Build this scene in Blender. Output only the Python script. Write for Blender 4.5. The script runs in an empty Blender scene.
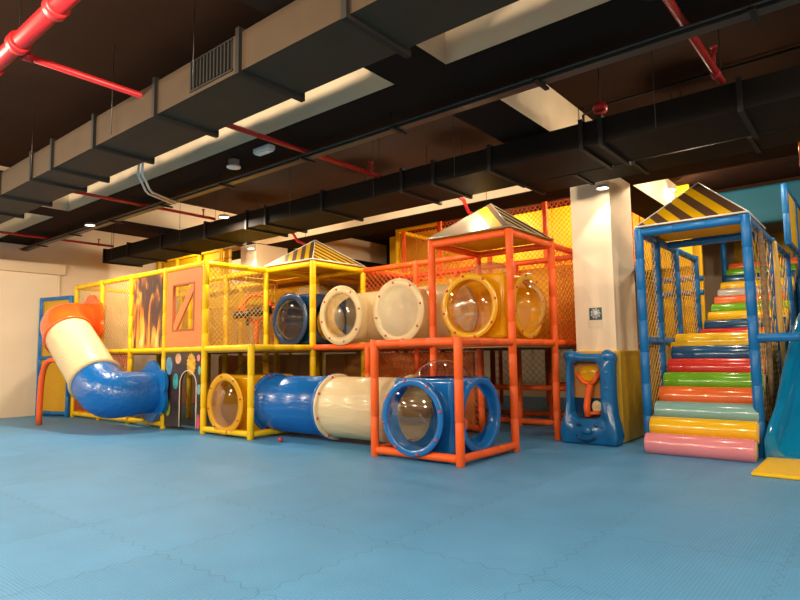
import bpy, bmesh, math, random
from mathutils import Vector, Matrix
random.seed(7)
S = bpy.context.scene
COL = S.collection
PI = math.pi
G = 1.2                       # bay of the play frames
B, D, T, U = 0.075, 1.32, 2.69, 3.96   # rail heights: floor, deck, top, third level

# ------------------------------------------------------------------ materials
def mat(name, col, rough=0.5, spec=0.5, coat=0.0, metal=0.0, noise=0.0, nscale=8, bump=0.0, bscale=40, emit=None, emits=1.0, stretch=None, thin=0.0):
    m = bpy.data.materials.new(name); m.use_nodes = True
    nt = m.node_tree; b = nt.nodes['Principled BSDF']
    b.inputs['Base Color'].default_value = (*col, 1)
    b.inputs['Roughness'].default_value = rough
    b.inputs['Specular IOR Level'].default_value = spec
    b.inputs['Coat Weight'].default_value = coat
    b.inputs['Coat Roughness'].default_value = 0.12
    b.inputs['Metallic'].default_value = metal
    if emit:
        b.inputs['Emission Color'].default_value = (*emit, 1)
        b.inputs['Emission Strength'].default_value = emits
    if noise or bump:
        tc = nt.nodes.new('ShaderNodeTexCoord')
        mp = nt.nodes.new('ShaderNodeMapping'); nt.links.new(tc.outputs['Object'], mp.inputs['Vector'])
        if stretch: mp.inputs['Scale'].default_value = stretch
    if noise:
        n = nt.nodes.new('ShaderNodeTexNoise'); n.inputs['Scale'].default_value = nscale
        n.inputs['Detail'].default_value = 4
        nt.links.new(mp.outputs[0], n.inputs['Vector'])
        r = nt.nodes.new('ShaderNodeMapRange')
        r.inputs['From Min'].default_value = .3; r.inputs['From Max'].default_value = .7
        r.inputs['To Min'].default_value = 1 - noise; r.inputs['To Max'].default_value = 1 + noise * .5
        nt.links.new(n.outputs['Fac'], r.inputs['Value'])
        mx = nt.nodes.new('ShaderNodeVectorMath'); mx.operation = 'SCALE'
        mx.inputs[0].default_value = col
        nt.links.new(r.outputs[0], mx.inputs['Scale'])
        nt.links.new(mx.outputs[0], b.inputs['Base Color'])
    if bump:
        n2 = nt.nodes.new('ShaderNodeTexNoise'); n2.inputs['Scale'].default_value = bscale
        n2.inputs['Detail'].default_value = 3; n2.inputs['Distortion'].default_value = .6
        nt.links.new(mp.outputs[0], n2.inputs['Vector'])
        bp = nt.nodes.new('ShaderNodeBump'); bp.inputs['Strength'].default_value = bump
        bp.inputs['Distance'].default_value = 0.04 if stretch and stretch[1] > 2 else .02
        nt.links.new(n2.outputs['Fac'], bp.inputs['Height'])
        nt.links.new(bp.outputs[0], b.inputs['Normal'])
    if thin:                   # thin moulded shell that lets some light through
        tl = nt.nodes.new('ShaderNodeBsdfTranslucent'); tl.inputs[0].default_value = (*col, 1)
        ms = nt.nodes.new('ShaderNodeMixShader'); ms.inputs[0].default_value = thin
        out = nt.nodes['Material Output']
        nt.links.new(b.outputs[0], ms.inputs[1]); nt.links.new(tl.outputs[0], ms.inputs[2]); nt.links.new(ms.outputs[0], out.inputs[0])
    return m

M = {}
M['yellow'] = mat('yellow foam', (.93, .57, .004), .42, .3, noise=.03, nscale=5)
M['orange'] = mat('orange foam', (.90, .125, .018), .42, .3, noise=.03, nscale=5)
M['bluefoam'] = mat('blue foam', (.004, .145, .43), .38, .4, noise=.1, nscale=5)
M['ypl'] = mat('yellow plastic', (.93, .50, .004), .22, .5, coat=.2, thin=.35)
M['ydull'] = mat('yellow vinyl pad', (.86, .50, .006), .45, .3, noise=.1, nscale=2)
M['opl'] = mat('orange plastic', (.86, .12, .015), .2, .5, coat=.4, bump=.12, bscale=6)
M['bpl'] = mat('blue plastic', (.005, .14, .45), .22, .5, coat=.35, bump=.08, bscale=7)
M['bplgrain'] = mat('blue grained plastic', (.005, .13, .46), .26, .5, coat=.3, bump=.38, bscale=2.4, stretch=(1, 6, 6))
M['cpl'] = mat('cream plastic', (.88, .70, .38), .25, .5, coat=.2, thin=.35)
M['cplgrain'] = mat('cream grained plastic', (.88, .71, .42), .28, .5, coat=.2, bump=.35, bscale=2.4, stretch=(1, 6, 6), thin=.2)
M['navypl'] = mat('dark blue plastic', (.002, .030, .085), .25, .5, coat=.2)
M['teal'] = mat('teal gel coat', (.003, .21, .46), .1, .6, coat=.8, bump=.25, bscale=5)
M['tealpad'] = mat('teal vinyl', (.008, .11, .18), .6, .3)
M['bolt'] = mat('red bolt', (.6, .045, .03), .35)
M['net_y'] = mat('yellow net cord', (.75, .42, .05), .7)
M['net_o'] = mat('orange net cord', (.8, .12, .02), .7)
M['net_w'] = mat('tan net cord', (.72, .46, .12), .7)
M['rope'] = mat('brown gathered net', (.30, .19, .10), .8, noise=.4, nscale=25, bump=.6, bscale=60)
M['brown'] = mat('brown cloth', (.12, .055, .028), .5, .3, thin=.2)
M['ycloth'] = mat('yellow cloth', (.93, .58, .004), .45, .3, thin=.35)
M['satin'] = mat('glare toned satin', (.40, .33, .23), .28, .6, metal=.5)  # silver tone stands in for glare on the striped canopy cloth
M['black'] = mat('black paint', (.012, .01, .009), .6, .25)
M['ductlite'] = mat('brown grey painted duct', (.060, .039, .023), .6, .1, noise=.1, nscale=3)
M['ductdark'] = mat('black painted duct', (.011, .008, .006), .65, .1, noise=.12, nscale=3)
M['rail_metal'] = mat('dark tray', (.03, .024, .02), .45)
M['red'] = mat('red pipe paint', (.40, .010, .012), .42, .4)
M['white'] = mat('white plastic', (.75, .72, .66), .4)
M['grey'] = mat('galvanised steel', (.5, .49, .47), .35, metal=.7)
M['backdrop'] = mat('brown hall wall', (.16, .10, .06), .8, .2)
M['wall'] = mat('cream wall paint', (.86, .70, .50), .8, .2, noise=.05, nscale=1.2)
M['beam'] = mat('cream beam paint', (.80, .62, .41), .8, .2, noise=.05, nscale=2)
M['soffit'] = mat('dark beam underside', (.018, .010, .007), .9, .05)  # beam undersides, darker than the beam sides
M['ceil'] = mat('dark brown ceiling', (.030, .0135, .0075), .9, .05, noise=.12, nscale=1.5)
M['lamp'] = mat('lit lamp', (1, .9, .7), .4, emit=(1, .84, .6), emits=14)
M['orangeboard'] = mat('orange board', (.80, .21, .055), .45)
M['seat_o'] = mat('orange red vinyl', (.80, .13, .02), .22, .5, coat=.4)
M['obrown'] = mat('brown orange vinyl', (.52, .20, .03), .5)  # on the wall pads: orange with the shade under the deck mixed in
M['lining'] = mat('yellow translucent lining', (.95, .60, .01), .5, thin=.3)
M['deck'] = mat('brown deck vinyl', (.30, .13, .03), .5)
M['gun'] = mat('black plastic', (.018, .018, .02), .35, noise=.3, nscale=12)
M['signblue'] = mat('dark teal print', (.02, .07, .085), .4)
M['signgrey'] = mat('pale grey print', (.55, .58, .55), .5)
M['label'] = mat('cream paper', (.74, .62, .45), .6)

def dome_mat(name, tint=(1, 1, 1), a=.0):
    m = bpy.data.materials.new(name); m.use_nodes = True
    nt = m.node_tree; nt.nodes.clear()
    o = nt.nodes.new('ShaderNodeOutputMaterial')
    t = nt.nodes.new('ShaderNodeBsdfTransparent'); t.inputs[0].default_value = (*tint, 1)
    g = nt.nodes.new('ShaderNodeBsdfGlossy'); g.inputs['Roughness'].default_value = .04
    lw = nt.nodes.new('ShaderNodeLayerWeight'); lw.inputs[0].default_value = .5
    pw = nt.nodes.new('ShaderNodeMath'); pw.operation = 'POWER'; pw.inputs[1].default_value = 3.5; nt.links.new(lw.outputs['Facing'], pw.inputs[0])
    f = nt.nodes.new('ShaderNodeMath'); f.operation = 'MULTIPLY_ADD'; f.inputs[1].default_value = .8; f.inputs[2].default_value = .09; nt.links.new(pw.outputs[0], f.inputs[0])
    mx = nt.nodes.new('ShaderNodeMixShader')
    nt.links.new(f.outputs[0], mx.inputs[0]); nt.links.new(t.outputs[0], mx.inputs[1]); nt.links.new(g.outputs[0], mx.inputs[2])
    last = mx
    if a:
        d = nt.nodes.new('ShaderNodeBsdfDiffuse'); d.inputs[0].default_value = (.8, .68, .45, 1)
        m2 = nt.nodes.new('ShaderNodeMixShader'); m2.inputs[0].default_value = a
        nt.links.new(mx.outputs[0], m2.inputs[1]); nt.links.new(d.outputs[0], m2.inputs[2]); last = m2
    nt.links.new(last.outputs[0], o.inputs[0])
    return m
M['dome'] = dome_mat('clear acrylic', (.97, .95, .9), .0)
M['domemilk'] = dome_mat('scuffed acrylic', (.95, .9, .8), .12)
M['domecream'] = dome_mat('cream tinted acrylic', (.95, .9, .8), .6)

def floor_mat():
    m = bpy.data.materials.new('blue foam mats'); m.use_nodes = True
    nt = m.node_tree; N = nt.nodes; L = nt.links; b = N['Principled BSDF']
    b.inputs['Roughness'].default_value = .42; b.inputs['Specular IOR Level'].default_value = .35
    tc = N.new('ShaderNodeTexCoord'); sp = N.new('ShaderNodeSeparateXYZ'); L.new(tc.outputs['Object'], sp.inputs[0])
    def math_(op, a, bb=None, c=None):
        n = N.new('ShaderNodeMath'); n.operation = op
        for i, v in enumerate((a, bb, c)):
            if v is None: continue
            if isinstance(v, (int, float)): n.inputs[i].default_value = v
            else: L.new(v, n.inputs[i])
        return n.outputs[0]
    def seam(u, v):        # interlocking toothed joint every metre along u
        z = math_('PINGPONG', math_('MULTIPLY', v, 14.0), 1.0)
        tooth = math_('MULTIPLY', math_('SUBTRACT', z, .5), .05)
        f = math_('FRACT', math_('ADD', math_('ADD', u, tooth), .37))
        d = math_('MINIMUM', f, math_('SUBTRACT', 1.0, f))
        return math_('LESS_THAN', d, .0055)
    s = math_('MAXIMUM', seam(sp.outputs[0], sp.outputs[1]), seam(sp.outputs[1], sp.outputs[0]))
    # one shade per mat
    cx = math_('FLOOR', math_('ADD', sp.outputs[0], .37)); cy = math_('FLOOR', math_('ADD', sp.outputs[1], .37))
    cb = N.new('ShaderNodeCombineXYZ'); L.new(cx, cb.inputs[0]); L.new(cy, cb.inputs[1])
    wn = N.new('ShaderNodeTexWhiteNoise'); wn.noise_dimensions = '3D'; L.new(cb.outputs[0], wn.inputs['Vector'])
    no = N.new('ShaderNodeTexNoise'); no.inputs['Scale'].default_value = 2.2; no.inputs['Detail'].default_value = 5
    L.new(tc.outputs['Object'], no.inputs['Vector'])
    val = math_('ADD', math_('ADD', math_('MULTIPLY', wn.outputs['Value'], .10), math_('MULTIPLY', no.outputs['Fac'], .3)), .78)
    val = math_('SUBTRACT', val, math_('MULTIPLY', s, .2))
    sc = N.new('ShaderNodeVectorMath'); sc.operation = 'SCALE'; sc.inputs[0].default_value = (.088, .315, .60)
    L.new(val, sc.inputs['Scale']); L.new(sc.outputs[0], b.inputs['Base Color'])
    # leaf-grain texture of the foam
    w1 = math_('SINE', math_('MULTIPLY', math_('ADD', sp.outputs[0], sp.outputs[1]), 150.0))
    w2 = math_('SINE', math_('MULTIPLY', math_('SUBTRACT', sp.outputs[0], sp.outputs[1]), 150.0))
    h = math_('SUBTRACT', math_('MULTIPLY', w1, w2), math_('MULTIPLY', s, 2.0))
    bp = N.new('ShaderNodeBump'); bp.inputs['Strength'].default_value = .5; bp.inputs['Distance'].default_value = .004
    L.new(h, bp.inputs['Height']); L.new(bp.outputs[0], b.inputs['Normal'])
    return m
M['floor'] = floor_mat()

def flame_mat():
    m = bpy.data.materials.new('meteor print'); m.use_nodes = True
    nt = m.node_tree; N = nt.nodes; L = nt.links; b = N['Principled BSDF']; b.inputs['Roughness'].default_value = .35
    tc = N.new('ShaderNodeTexCoord')
    mp = N.new('ShaderNodeMapping'); mp.inputs['Rotation'].default_value = (0, math.radians(-24), 0)
    mp.inputs['Scale'].default_value = (4.0, 1, 1.0); L.new(tc.outputs['Object'], mp.inputs[0])
    n = N.new('ShaderNodeTexNoise'); n.inputs['Scale'].default_value = 1.25; n.inputs['Detail'].default_value = 7; n.inputs['Distortion'].default_value = 1.1
    L.new(mp.outputs[0], n.inputs['Vector'])
    sp = N.new('ShaderNodeSeparateXYZ'); L.new(tc.outputs['Object'], sp.inputs[0])
    mr = N.new('ShaderNodeMapRange'); mr.inputs['From Min'].default_value = 0; mr.inputs['From Max'].default_value = 1.2
    mr.inputs['To Min'].default_value = .09; mr.inputs['To Max'].default_value = -.06; L.new(sp.outputs[2], mr.inputs['Value'])
    ad = N.new('ShaderNodeMath'); ad.operation = 'ADD'; L.new(n.outputs['Fac'], ad.inputs[0]); L.new(mr.outputs[0], ad.inputs[1])
    r = N.new('ShaderNodeValToRGB'); cr = r.color_ramp
    cr.elements[0].position = .42; cr.elements[0].color = (.055, .028, .024, 1)
    cr.elements[1].position = .72; cr.elements[1].color = (.9, .62, .25, 1)
    for p, c in ((.5, (.16, .06, .03, 1)), (.56, (.62, .2, .02, 1)), (.64, (.8, .42, .06, 1))):
        e = cr.elements.new(p); e.color = c
    L.new(ad.outputs[0], r.inputs[0]); L.new(r.outputs[0], b.inputs['Base Color'])
    return m
M['flame'] = flame_mat()

# ------------------------------------------------------------------ mesh helpers
class MB:
    def __init__(s): s.bm = bmesh.new(); s.mi = 0
    def v(s, p): return s.bm.verts.new(p)
    def f(s, vs, smooth=False):
        try: f = s.bm.faces.new(vs)
        except ValueError: return None
        f.smooth = smooth; f.material_index = s.mi; return f
    def box(s, x0, x1, y0, y1, z0, z1):
        P = [s.v((x, y, z)) for z in (z0, z1) for y in (y0, y1) for x in (x0, x1)]
        for q in ((0, 2, 3, 1), (4, 5, 7, 6), (0, 1, 5, 4), (2, 6, 7, 3), (0, 4, 6, 2), (1, 3, 7, 5)): s.f([P[i] for i in q])
        return s
    def rings(s, rings, closed=True, caps=True, smooth=True):
        R = [[s.v(p) for p in r] for r in rings]
        n = len(R[0])
        for a, b in zip(R, R[1:]):
            for i in range(n if closed else n - 1):
                j = (i + 1) % n; s.f([a[i], a[j], b[j], b[i]], smooth)
        if caps:
            s.f(R[0][::-1]); s.f(R[-1])
        return s
    def lathe(s, prof, c, ax, seg=24, caps=False, smooth=True):
        """prof: list of (r, h) along axis ax from point c"""
        ax = Vector(ax).normalized(); u = ax.orthogonal().normalized(); w = ax.cross(u); c = Vector(c)
        s.rings([[c + ax * h + (u * math.cos(2 * PI * k / seg) + w * math.sin(2 * PI * k / seg)) * r for k in range(seg)] for r, h in prof], True, caps, smooth)
        return s
    def tube(s, pts, r, seg=10, caps=True):
        pts = [Vector(p) for p in pts]; n = len(pts)
        t0 = (pts[1] - pts[0]).normalized(); u = t0.orthogonal().normalized(); out = []
        for i, p in enumerate(pts):
            a = pts[max(i - 1, 0)]; b = pts[min(i + 1, n - 1)]; t = (b - a).normalized()
            u = (u - t * u.dot(t)).normalized(); w = t.cross(u); rr = r[i] if isinstance(r, (list, tuple)) else r
            out.append([p + (u * math.cos(2 * PI * k / seg) + w * math.sin(2 * PI * k / seg)) * rr for k in range(seg)])
        s.rings(out, True, caps); return s
    def ball(s, c, r, seg=10, rg=6, sc=(1, 1, 1)):
        c = Vector(c)
        s.rings([[c + Vector((r * math.sin(PI * (j + .02) / (rg + .04)) * math.cos(2 * PI * k / seg) * sc[0], r * math.sin(PI * (j + .02) / (rg + .04)) * math.sin(2 * PI * k / seg) * sc[1], -r * math.cos(PI * (j + .02) / (rg + .04)) * sc[2])) for k in range(seg)] for j in range(rg + 1)], True, True)
        return s
    def foam(s, a, b, r=.05, seg=12, pitch=.42, e0=0, e1=0):
        """padded pole with narrow joints between its foam sleeves"""
        a = Vector(a); b = Vector(b); L = (b - a).length; n = max(1, round(L / pitch)); prof = [(r * .9, 0)]
        for k in range(n):
            h0 = L * k / n; h1 = L * (k + 1) / n
            prof += [(r * .88, h0 + .002), (r, h0 + .012), (r, h1 - .012), (r * .88, h1 - .002)]
        s.lathe(prof, a, b - a, seg, caps=True); return s
    def net(s, o, u, v, sp=.06, r=.0055):
        """diagonal mesh of cords filling the rectangle o, o+u, o+u+v, o+v"""
        o = Vector(o); u = Vector(u); v = Vector(v); W = u.length; H = v.length; uu = u / W; vv = v / H; nn = uu.cross(vv)
        st = sp * 1.414
        def cord(p, q):
            d = (q - p); 
            if d.length < .02: return
            d.normalize(); a = d.cross(nn).normalized()
            offs = [a * r, -a * r * .5 + nn * r * .87, -a * r * .5 - nn * r * .87]
            A = [s.v(p + e) for e in offs]; Bv = [s.v(q + e) for e in offs]
            for i in range(3): s.f([A[i], A[(i + 1) % 3], Bv[(i + 1) % 3], Bv[i]], True)
        k = -H + st * .5
        while k < W:            # lines x = k + y
            y0 = max(0, -k); y1 = min(H, W - k)
            if y1 > y0: cord(o + uu * (k + y0) + vv * y0, o + uu * (k + y1) + vv * y1); cord(o + uu * (W - k - y0) + vv * y0, o + uu * (W - k - y1) + vv * y1)
            k += st
        for p, q in ((o, o + u), (o + v, o + u + v), (o, o + v), (o + u, o + u + v)):
            cord(p, q)
        return s
    def plate(s, out, inn, y0, y1, smooth=False):
        """ring-shaped board: outlines out/inn of equal length as (x, z), between y0 and y1"""
        n = len(out)
        F = [s.v((x, y0, z)) for x, z in out]; Fi = [s.v((x, y0, z)) for x, z in inn]
        K = [s.v((x, y1, z)) for x, z in out]; Ki = [s.v((x, y1, z)) for x, z in inn]
        for i in range(n):
            j = (i + 1) % n
            s.f([F[i], F[j], Fi[j], Fi[i]]); s.f([K[j], K[i], Ki[i], Ki[j]])
            s.f([F[j], F[i], K[i], K[j]], smooth); s.f([Fi[i], Fi[j], Ki[j], Ki[i]], smooth)
        return s
    def slab(s, out, y0, y1):
        F = [s.v((x, y0, z)) for x, z in out]; K = [s.v((x, y1, z)) for x, z in out]; n = len(out)
        s.f(F); s.f(K[::-1])
        for i in range(n): s.f([F[(i + 1) % n], F[i], K[i], K[(i + 1) % n]])
        return s
    def build(s, name, mats, parent=None, bevel=0, subd=0, recalc=True, loc=None):
        if recalc: bmesh.ops.recalc_face_normals(s.bm, faces=s.bm.faces)
        me = bpy.data.meshes.new(name)
        if loc is not None: bmesh.ops.translate(s.bm, verts=s.bm.verts, vec=-Vector(loc))
        s.bm.to_mesh(me); s.bm.free()
        for m in (mats if isinstance(mats, (list, tuple)) else [mats]): me.materials.append(M[m] if isinstance(m, str) else m)
        o = bpy.data.objects.new(name, me); COL.objects.link(o)
        if loc is not None: o.location = loc
        if parent is not None:
            o.parent = parent
            if loc is None: o.matrix_parent_inverse = Matrix.Translation(-parent.location) if parent.type == 'EMPTY' and parent.parent is None else Matrix.Identity(4)
        if bevel:
            b = o.modifiers.new('bevel', 'BEVEL'); b.width = bevel; b.segments = 3; b.limit_method = 'ANGLE'; b.angle_limit = math.radians(40)
        if subd:
            b = o.modifiers.new('sub', 'SUBSURF'); b.levels = subd; b.render_levels = subd
        return o

def tag(o, label, cat, group=None):
    o['label'] = label; o['category'] = cat
    if group: o['group'] = group
    return o
def thing(name, label, cat, loc=(0, 0, 0), group=None):
    o = bpy.data.objects.new(name, None); COL.objects.link(o); o.location = loc; o.empty_display_size = .1
    return tag(o, label, cat, group)
def struct(name, mb, m, **k):
    o = mb.build(name, m, **k); o['kind'] = 'structure'; return o
def P(t):                       # children take world coordinates: parent inverse of an un-rotated empty
    return t

# ------------------------------------------------------------------ the room
XL, XR, YN, YF, ZC = -7.05, 11.0, -9.5, 9.6, 4.2
struct('floor', MB().box(XL - .2, XR + .2, YN - .2, YF + .2, -.2, 0), 'floor')
struct('ceiling', MB().box(XL - .2, XR + .2, YN - .2, YF + .2, ZC, ZC + .2), 'ceil')
struct('wall_left', MB().box(XL - .2, XL, YN, YF, 0, ZC), 'wall')
struct('wall_back', MB().box(XL, XR, YF, YF + .2, 0, ZC), 'wall')
struct('wall_right', MB().box(XR, XR + .2, YN, YF, 0, ZC), 'backdrop')
struct('wall_front', MB().box(XL, XR, YN - .2, YN, 0, ZC), 'backdrop')
ZB = 3.65
def beam(x0, x1, y0, y1, name):
    mb = MB().box(x0, x1, y0, y1, ZB + .012, ZC)
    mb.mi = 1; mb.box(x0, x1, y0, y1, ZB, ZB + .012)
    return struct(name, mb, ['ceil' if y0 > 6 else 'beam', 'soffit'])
k = 1
for y0 in (-5.35, -1.27, 2.85, 6.95):
    beam(XL, XR, y0, y0 + .72, 'trim_%d' % k); k += 1
for x1 in (-3.32, 4.39):
    ys = [YN, -5.35, -4.63, -1.27, -.55, 2.85, 3.57, 6.95, 7.67, YF]
    for a, b in zip(ys[::2], ys[1::2]):
        beam(x1 - .56, x1, a, b, 'trim_%d' % k); k += 1
struct('column', MB().box(3.84, 4.39, 2.58, 3.46, 0, ZB), 'wall')
struct('column', MB().box(-3.88, -3.33, 2.58, 3.46, 0, ZB), 'wall')
struct('trim_20', MB().box(XL, XL + .12, -1.3, .12, 3.06, 3.28), 'beam')   # ledge on the left wall
tag(MB().tube([(XL + .05, .02, 3.06), (XL + .05, .02, 2.2), (XL + .05, .02, .02)], .025, 8).build('wall_pipe', 'wall'), 'thin cream pipe running down the left wall beneath the ledge', 'pipe')

# ------------------------------------------------------------------ ducts, pipes and ceiling fittings
def duct(name, label, x0, x1, y0, y1, z0, z1, ribs, m, rib_h=.03):
    t = thing(name, label, 'duct', ((x0 + x1) / 2, (y0 + y1) / 2, z0))
    xs = [x0] + sorted(ribs) + [x1]
    for a, b in zip(xs, xs[1:]):
        if b - a > .05: MB().box(a + .002, b - .002, y0, y1, z0, z1).build('duct_section', m, t)
    for r in ribs:
        mb = MB(); w = .022
        mb.box(r - w, r + w, y0 - rib_h, y0 + .002, z0 - rib_h, z1 + rib_h); mb.box(r - w, r + w, y1 - .002, y1 + rib_h + .03, z0 - rib_h, z1 + rib_h)
        mb.box(r - w, r + w, y0 + .002, y1 - .002, z0 - rib_h, z0); mb.box(r - w, r + w, y0 + .002, y1 - .002, z1, z1 + rib_h)
        mb.build('duct_flange', 'black', t)
    return t
d1 = duct('air_duct', 'brown grey air duct with a louvred grille hung nearest the camera', -6.9, 8.6, -2.78, -2.22, 3.3, 3.6, [-5.2, -3.9, -2.6, -1.57, -.49, .12, 1.16, 2.35, 3.57, 4.68, 6.0, 7.3], 'ductlite')
mb = MB()
for i in range(12): mb.box(2.92 + i * .047, 2.935 + i * .047, -2.80, -2.782, 3.345, 3.575)
mb.box(2.9, 3.48, -2.79, -2.782, 3.33, 3.345); mb.box(2.9, 3.48, -2.79, -2.782, 3.575, 3.59); mb.box(2.9, 3.48, -2.783, -2.7805, 3.34, 3.58)
mb.build('grille', 'black', d1)
for x in (-.4, 1.6, 3.0, 4.9):
    MB().tube([(x, -2.82, 3.3), (x, -2.82, ZC)], .004, 5).build('hanger_rod', 'rail_metal', d1)
d2 = duct('air_duct', 'long black air duct running above the play frames and canopies', -6.03, 9.2, .52, 1.32, 3.3, 3.56, [-5.95, -4.88, -3.55, -2.05, -.85, -.35, .95, 2.45, 2.95, 3.75, 4.85, 5.05, 6.3, 7.6], 'ductdark')
for x in (-5.5, -2.8, .3, 2.0, 3.3, 5.6):
    MB().tube([(x, .46, 3.3), (x, .46, ZC)], .004, 5).build('hanger_rod', 'rail_metal', d2)
d3 = duct('air_duct', 'narrow black duct stub passing just in front of the column top', 3.55, 9.2, 1.66, 2.2, 3.4, 3.52, [3.6, 4.3, 5.0, 6.2, 7.4], 'ductdark', .02)
for x in (3.7, 5.4, 7.0):
    MB().tube([(x, 1.93, 3.5), (x, 1.93, ZC + .005)], .004, 5).build('hanger_rod', 'rail_metal', d3)
tr = thing('cable_tray', 'thin dark cable tray crossing the ceiling between the two big ducts', 'cable tray', (0, -.72, 3.5))
MB().box(-6.95, 9, -.77, -.67, 3.5, 3.54).build('tray', 'rail_metal', tr)
MB().tube([(-6.95, -.8, 3.53), (9, -.8, 3.53)], .012, 6).build('conduit', 'rail_metal', tr)
MB().tube([(-6.95, -.63, 3.56), (9, -.63, 3.56)], .010, 6).build('conduit', 'grey', tr)
for x in (-6, -4.4, -2.8, -1.2, .4, 2, 3.4, 5, 6.6):
    MB().box(x - .02, x + .02, -.84, -.60, 3.48, 3.5).build('bracket', 'black', tr)
    MB().tube([(x, -.84, 3.49), (x, -.84, 3.65 if x > 100 else ZB)], .004, 5).build('hanger_rod', 'black', tr)

def pipe(name, label, pts, r, heads=(), mat_='red', fl=()):
    t = thing(name, label, 'pipe', pts[0]); MB().tube(pts, r, 14).build('pipe', mat_, t)
    for q in pts[:1] + pts[-1:]: MB().tube([(q[0], q[1], q[2] + r), (q[0], q[1], ZC + .005)], .004, 5).build('hanger_rod', 'black', t)
    for h in heads:
        mb = MB(); x, y, z = h; mb.tube([(x, y, z - .05), (x, y, z + .09)], .012, 8); mb.lathe([(.0, .0), (.03, .002), (.03, .012), (0, .014)], (x, y, z + .09), (0, 0, 1), 12)
        mb.tube([(x - .02, y, z + .05), (x - .02, y, z + .09)], .004, 5); mb.tube([(x + .02, y, z + .05), (x + .02, y, z + .09)], .004, 5)
        mb.build('sprinkler_head', mat_, t)
    for c, ax in fl:
        MB().lathe([(r, -.04), (r * 1.3, -.04), (r * 1.3, .04), (r, .04)], c, ax, 16).build('coupling', mat_, t)
    return t
ZP = 3.6
pipe('fire_pipe', 'thick red main fire pipe at the top left corner of the ceiling', [(-6.9, -3.82, 3.56), (9, -3.82, 3.56)], .062, fl=[((1.7, -3.82, 3.56), (1, 0, 0)), ((2.25, -3.82, 3.56), (1, 0, 0)), ((2.95, -3.82, 3.56), (1, 0, 0))])
pipe('fire_pipe', 'red fire pipe branching from the thick main pipe past the speaker', [(2.07, -3.76, 3.56), (2.07, .5, 3.56)], .028, [(2.1, .3, 3.6)], fl=[((2.07, -3.7, 3.56), (0, 1, 0))])
pipe('fire_pipe', 'thin red fire pipe behind the white conduits, left of centre', [(-1.72, -3.76, 3.58), (-1.72, .5, 3.58)], .024, [(-1.7, .25, 3.6)])
pipe('fire_pipe', 'thin red fire pipe nearest the left wall', [(-5.62, -3.76, 3.58), (-5.5, .5, 3.58)], .024, [(-5.52, .2, 3.6)])
pipe('fire_pipe', 'red fire pipe crossing the dark ceiling at the top right', [(6.13, -3.76, 3.57), (6.18, .45, 3.57)], .03, [(6.2, .05, 3.62)], fl=[((6.17, .25, 3.57), (0, 1, 0))])
pipe('drop_pipe', 'bent red drop pipe above the orange tower canopy', [(2.2, 1.4, 3.6), (2.22, 2.0, 3.58), (2.3, 2.05, 3.56), (2.36, 2.1, 3.5), (2.38, 2.2, 3.33), (2.46, 2.35, 3.27), (2.55, 2.45, 3.26)], .028)
pipe('drop_pipe', 'bent red drop pipe above the yellow tower canopy', [(-1.9, 1.5, 3.6), (-1.5, 1.95, 3.55), (-1.42, 2.0, 3.5), (-1.36, 2.05, 3.36), (-1.25, 2.15, 3.3)], .025)
pipe('drop_pipe', 'thin red pipe with a right angle bend above the yellow netted frame', [(-7.0, 2.5, 3.62), (-4.87, 3.0, 3.38), (-4.86, 3.0, 3.6)], .014)
pipe('drop_pipe', 'short orange pipe end hanging under the duct at the far right', [(6.6, 2.4, 3.56), (6.55, 2.9, 3.5), (6.52, 3.3, 3.42)], .04, mat_='opl')
pipe('fire_pipe', 'short red pipe at the right edge above the teal bulkhead', [(6.9, 2.3, 3.6), (6.85, 3.6, 3.56)], .035)
for off, lb in ((0, 'white bent conduit dropping from the near duct, left of the pair'), (.1, 'white bent conduit dropping from the near duct, right of the pair')):
    x = -.02 + off
    pipe('conduit_pipe', lb, [(x + .1, -1.78, 3.62), (x, -1.74, 3.5), (x - .35, -1.46, 3.42), (x - .48, -1.35, 3.42), (x - .9, -.75, 3.47)], .014, mat_='white')
pipe('conduit_pipe', 'black conduit running along the ceiling behind the black duct at the right', [(4.45, 1.62, 3.7), (4.45, 1.62, 4.1), (4.6, 1.6, 4.15), (8.0, 1.48, 4.15)], .016, mat_='black')
# fire bell, speaker, emergency light
tg = thing('fire_bell', 'small red fire alarm sounder hanging beneath the ceiling beside the cream beam', 'alarm', (5.01, .65, 3.62))
MB().lathe([(.0, -.0), (.07, .0), (.075, .05), (.05, .09), (0, .1)], (5.01, .65, 3.68), (0, 0, 1), 18).build('bell', 'red', tg)
MB().tube([(5.01, .65, 3.77), (5.01, .65, ZC)], .006, 6).build('rod', 'black', tg)
tag(MB().lathe([(0, 0), (.085, 0), (.085, .018), (.068, .02), (.066, .10), (0, .105)], (.98, -1.02, 3.545), (0, 0, 1), 24, ).build('ceiling_speaker', 'white'), 'round white ceiling speaker mounted under the beam', 'speaker')
tg = thing('emergency_light', 'oblong white emergency light mounted beside the round ceiling speaker', 'emergency light', (1.62, -1.05, 3.6))
MB().box(1.47, 1.77, -1.1, -1.0, 3.59, 3.65).build('housing', 'white', tg, bevel=.012)
MB().box(1.49, 1.75, -1.09, -1.01, 3.575, 3.59).build('diffuser', 'white', tg, bevel=.006)

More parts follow.
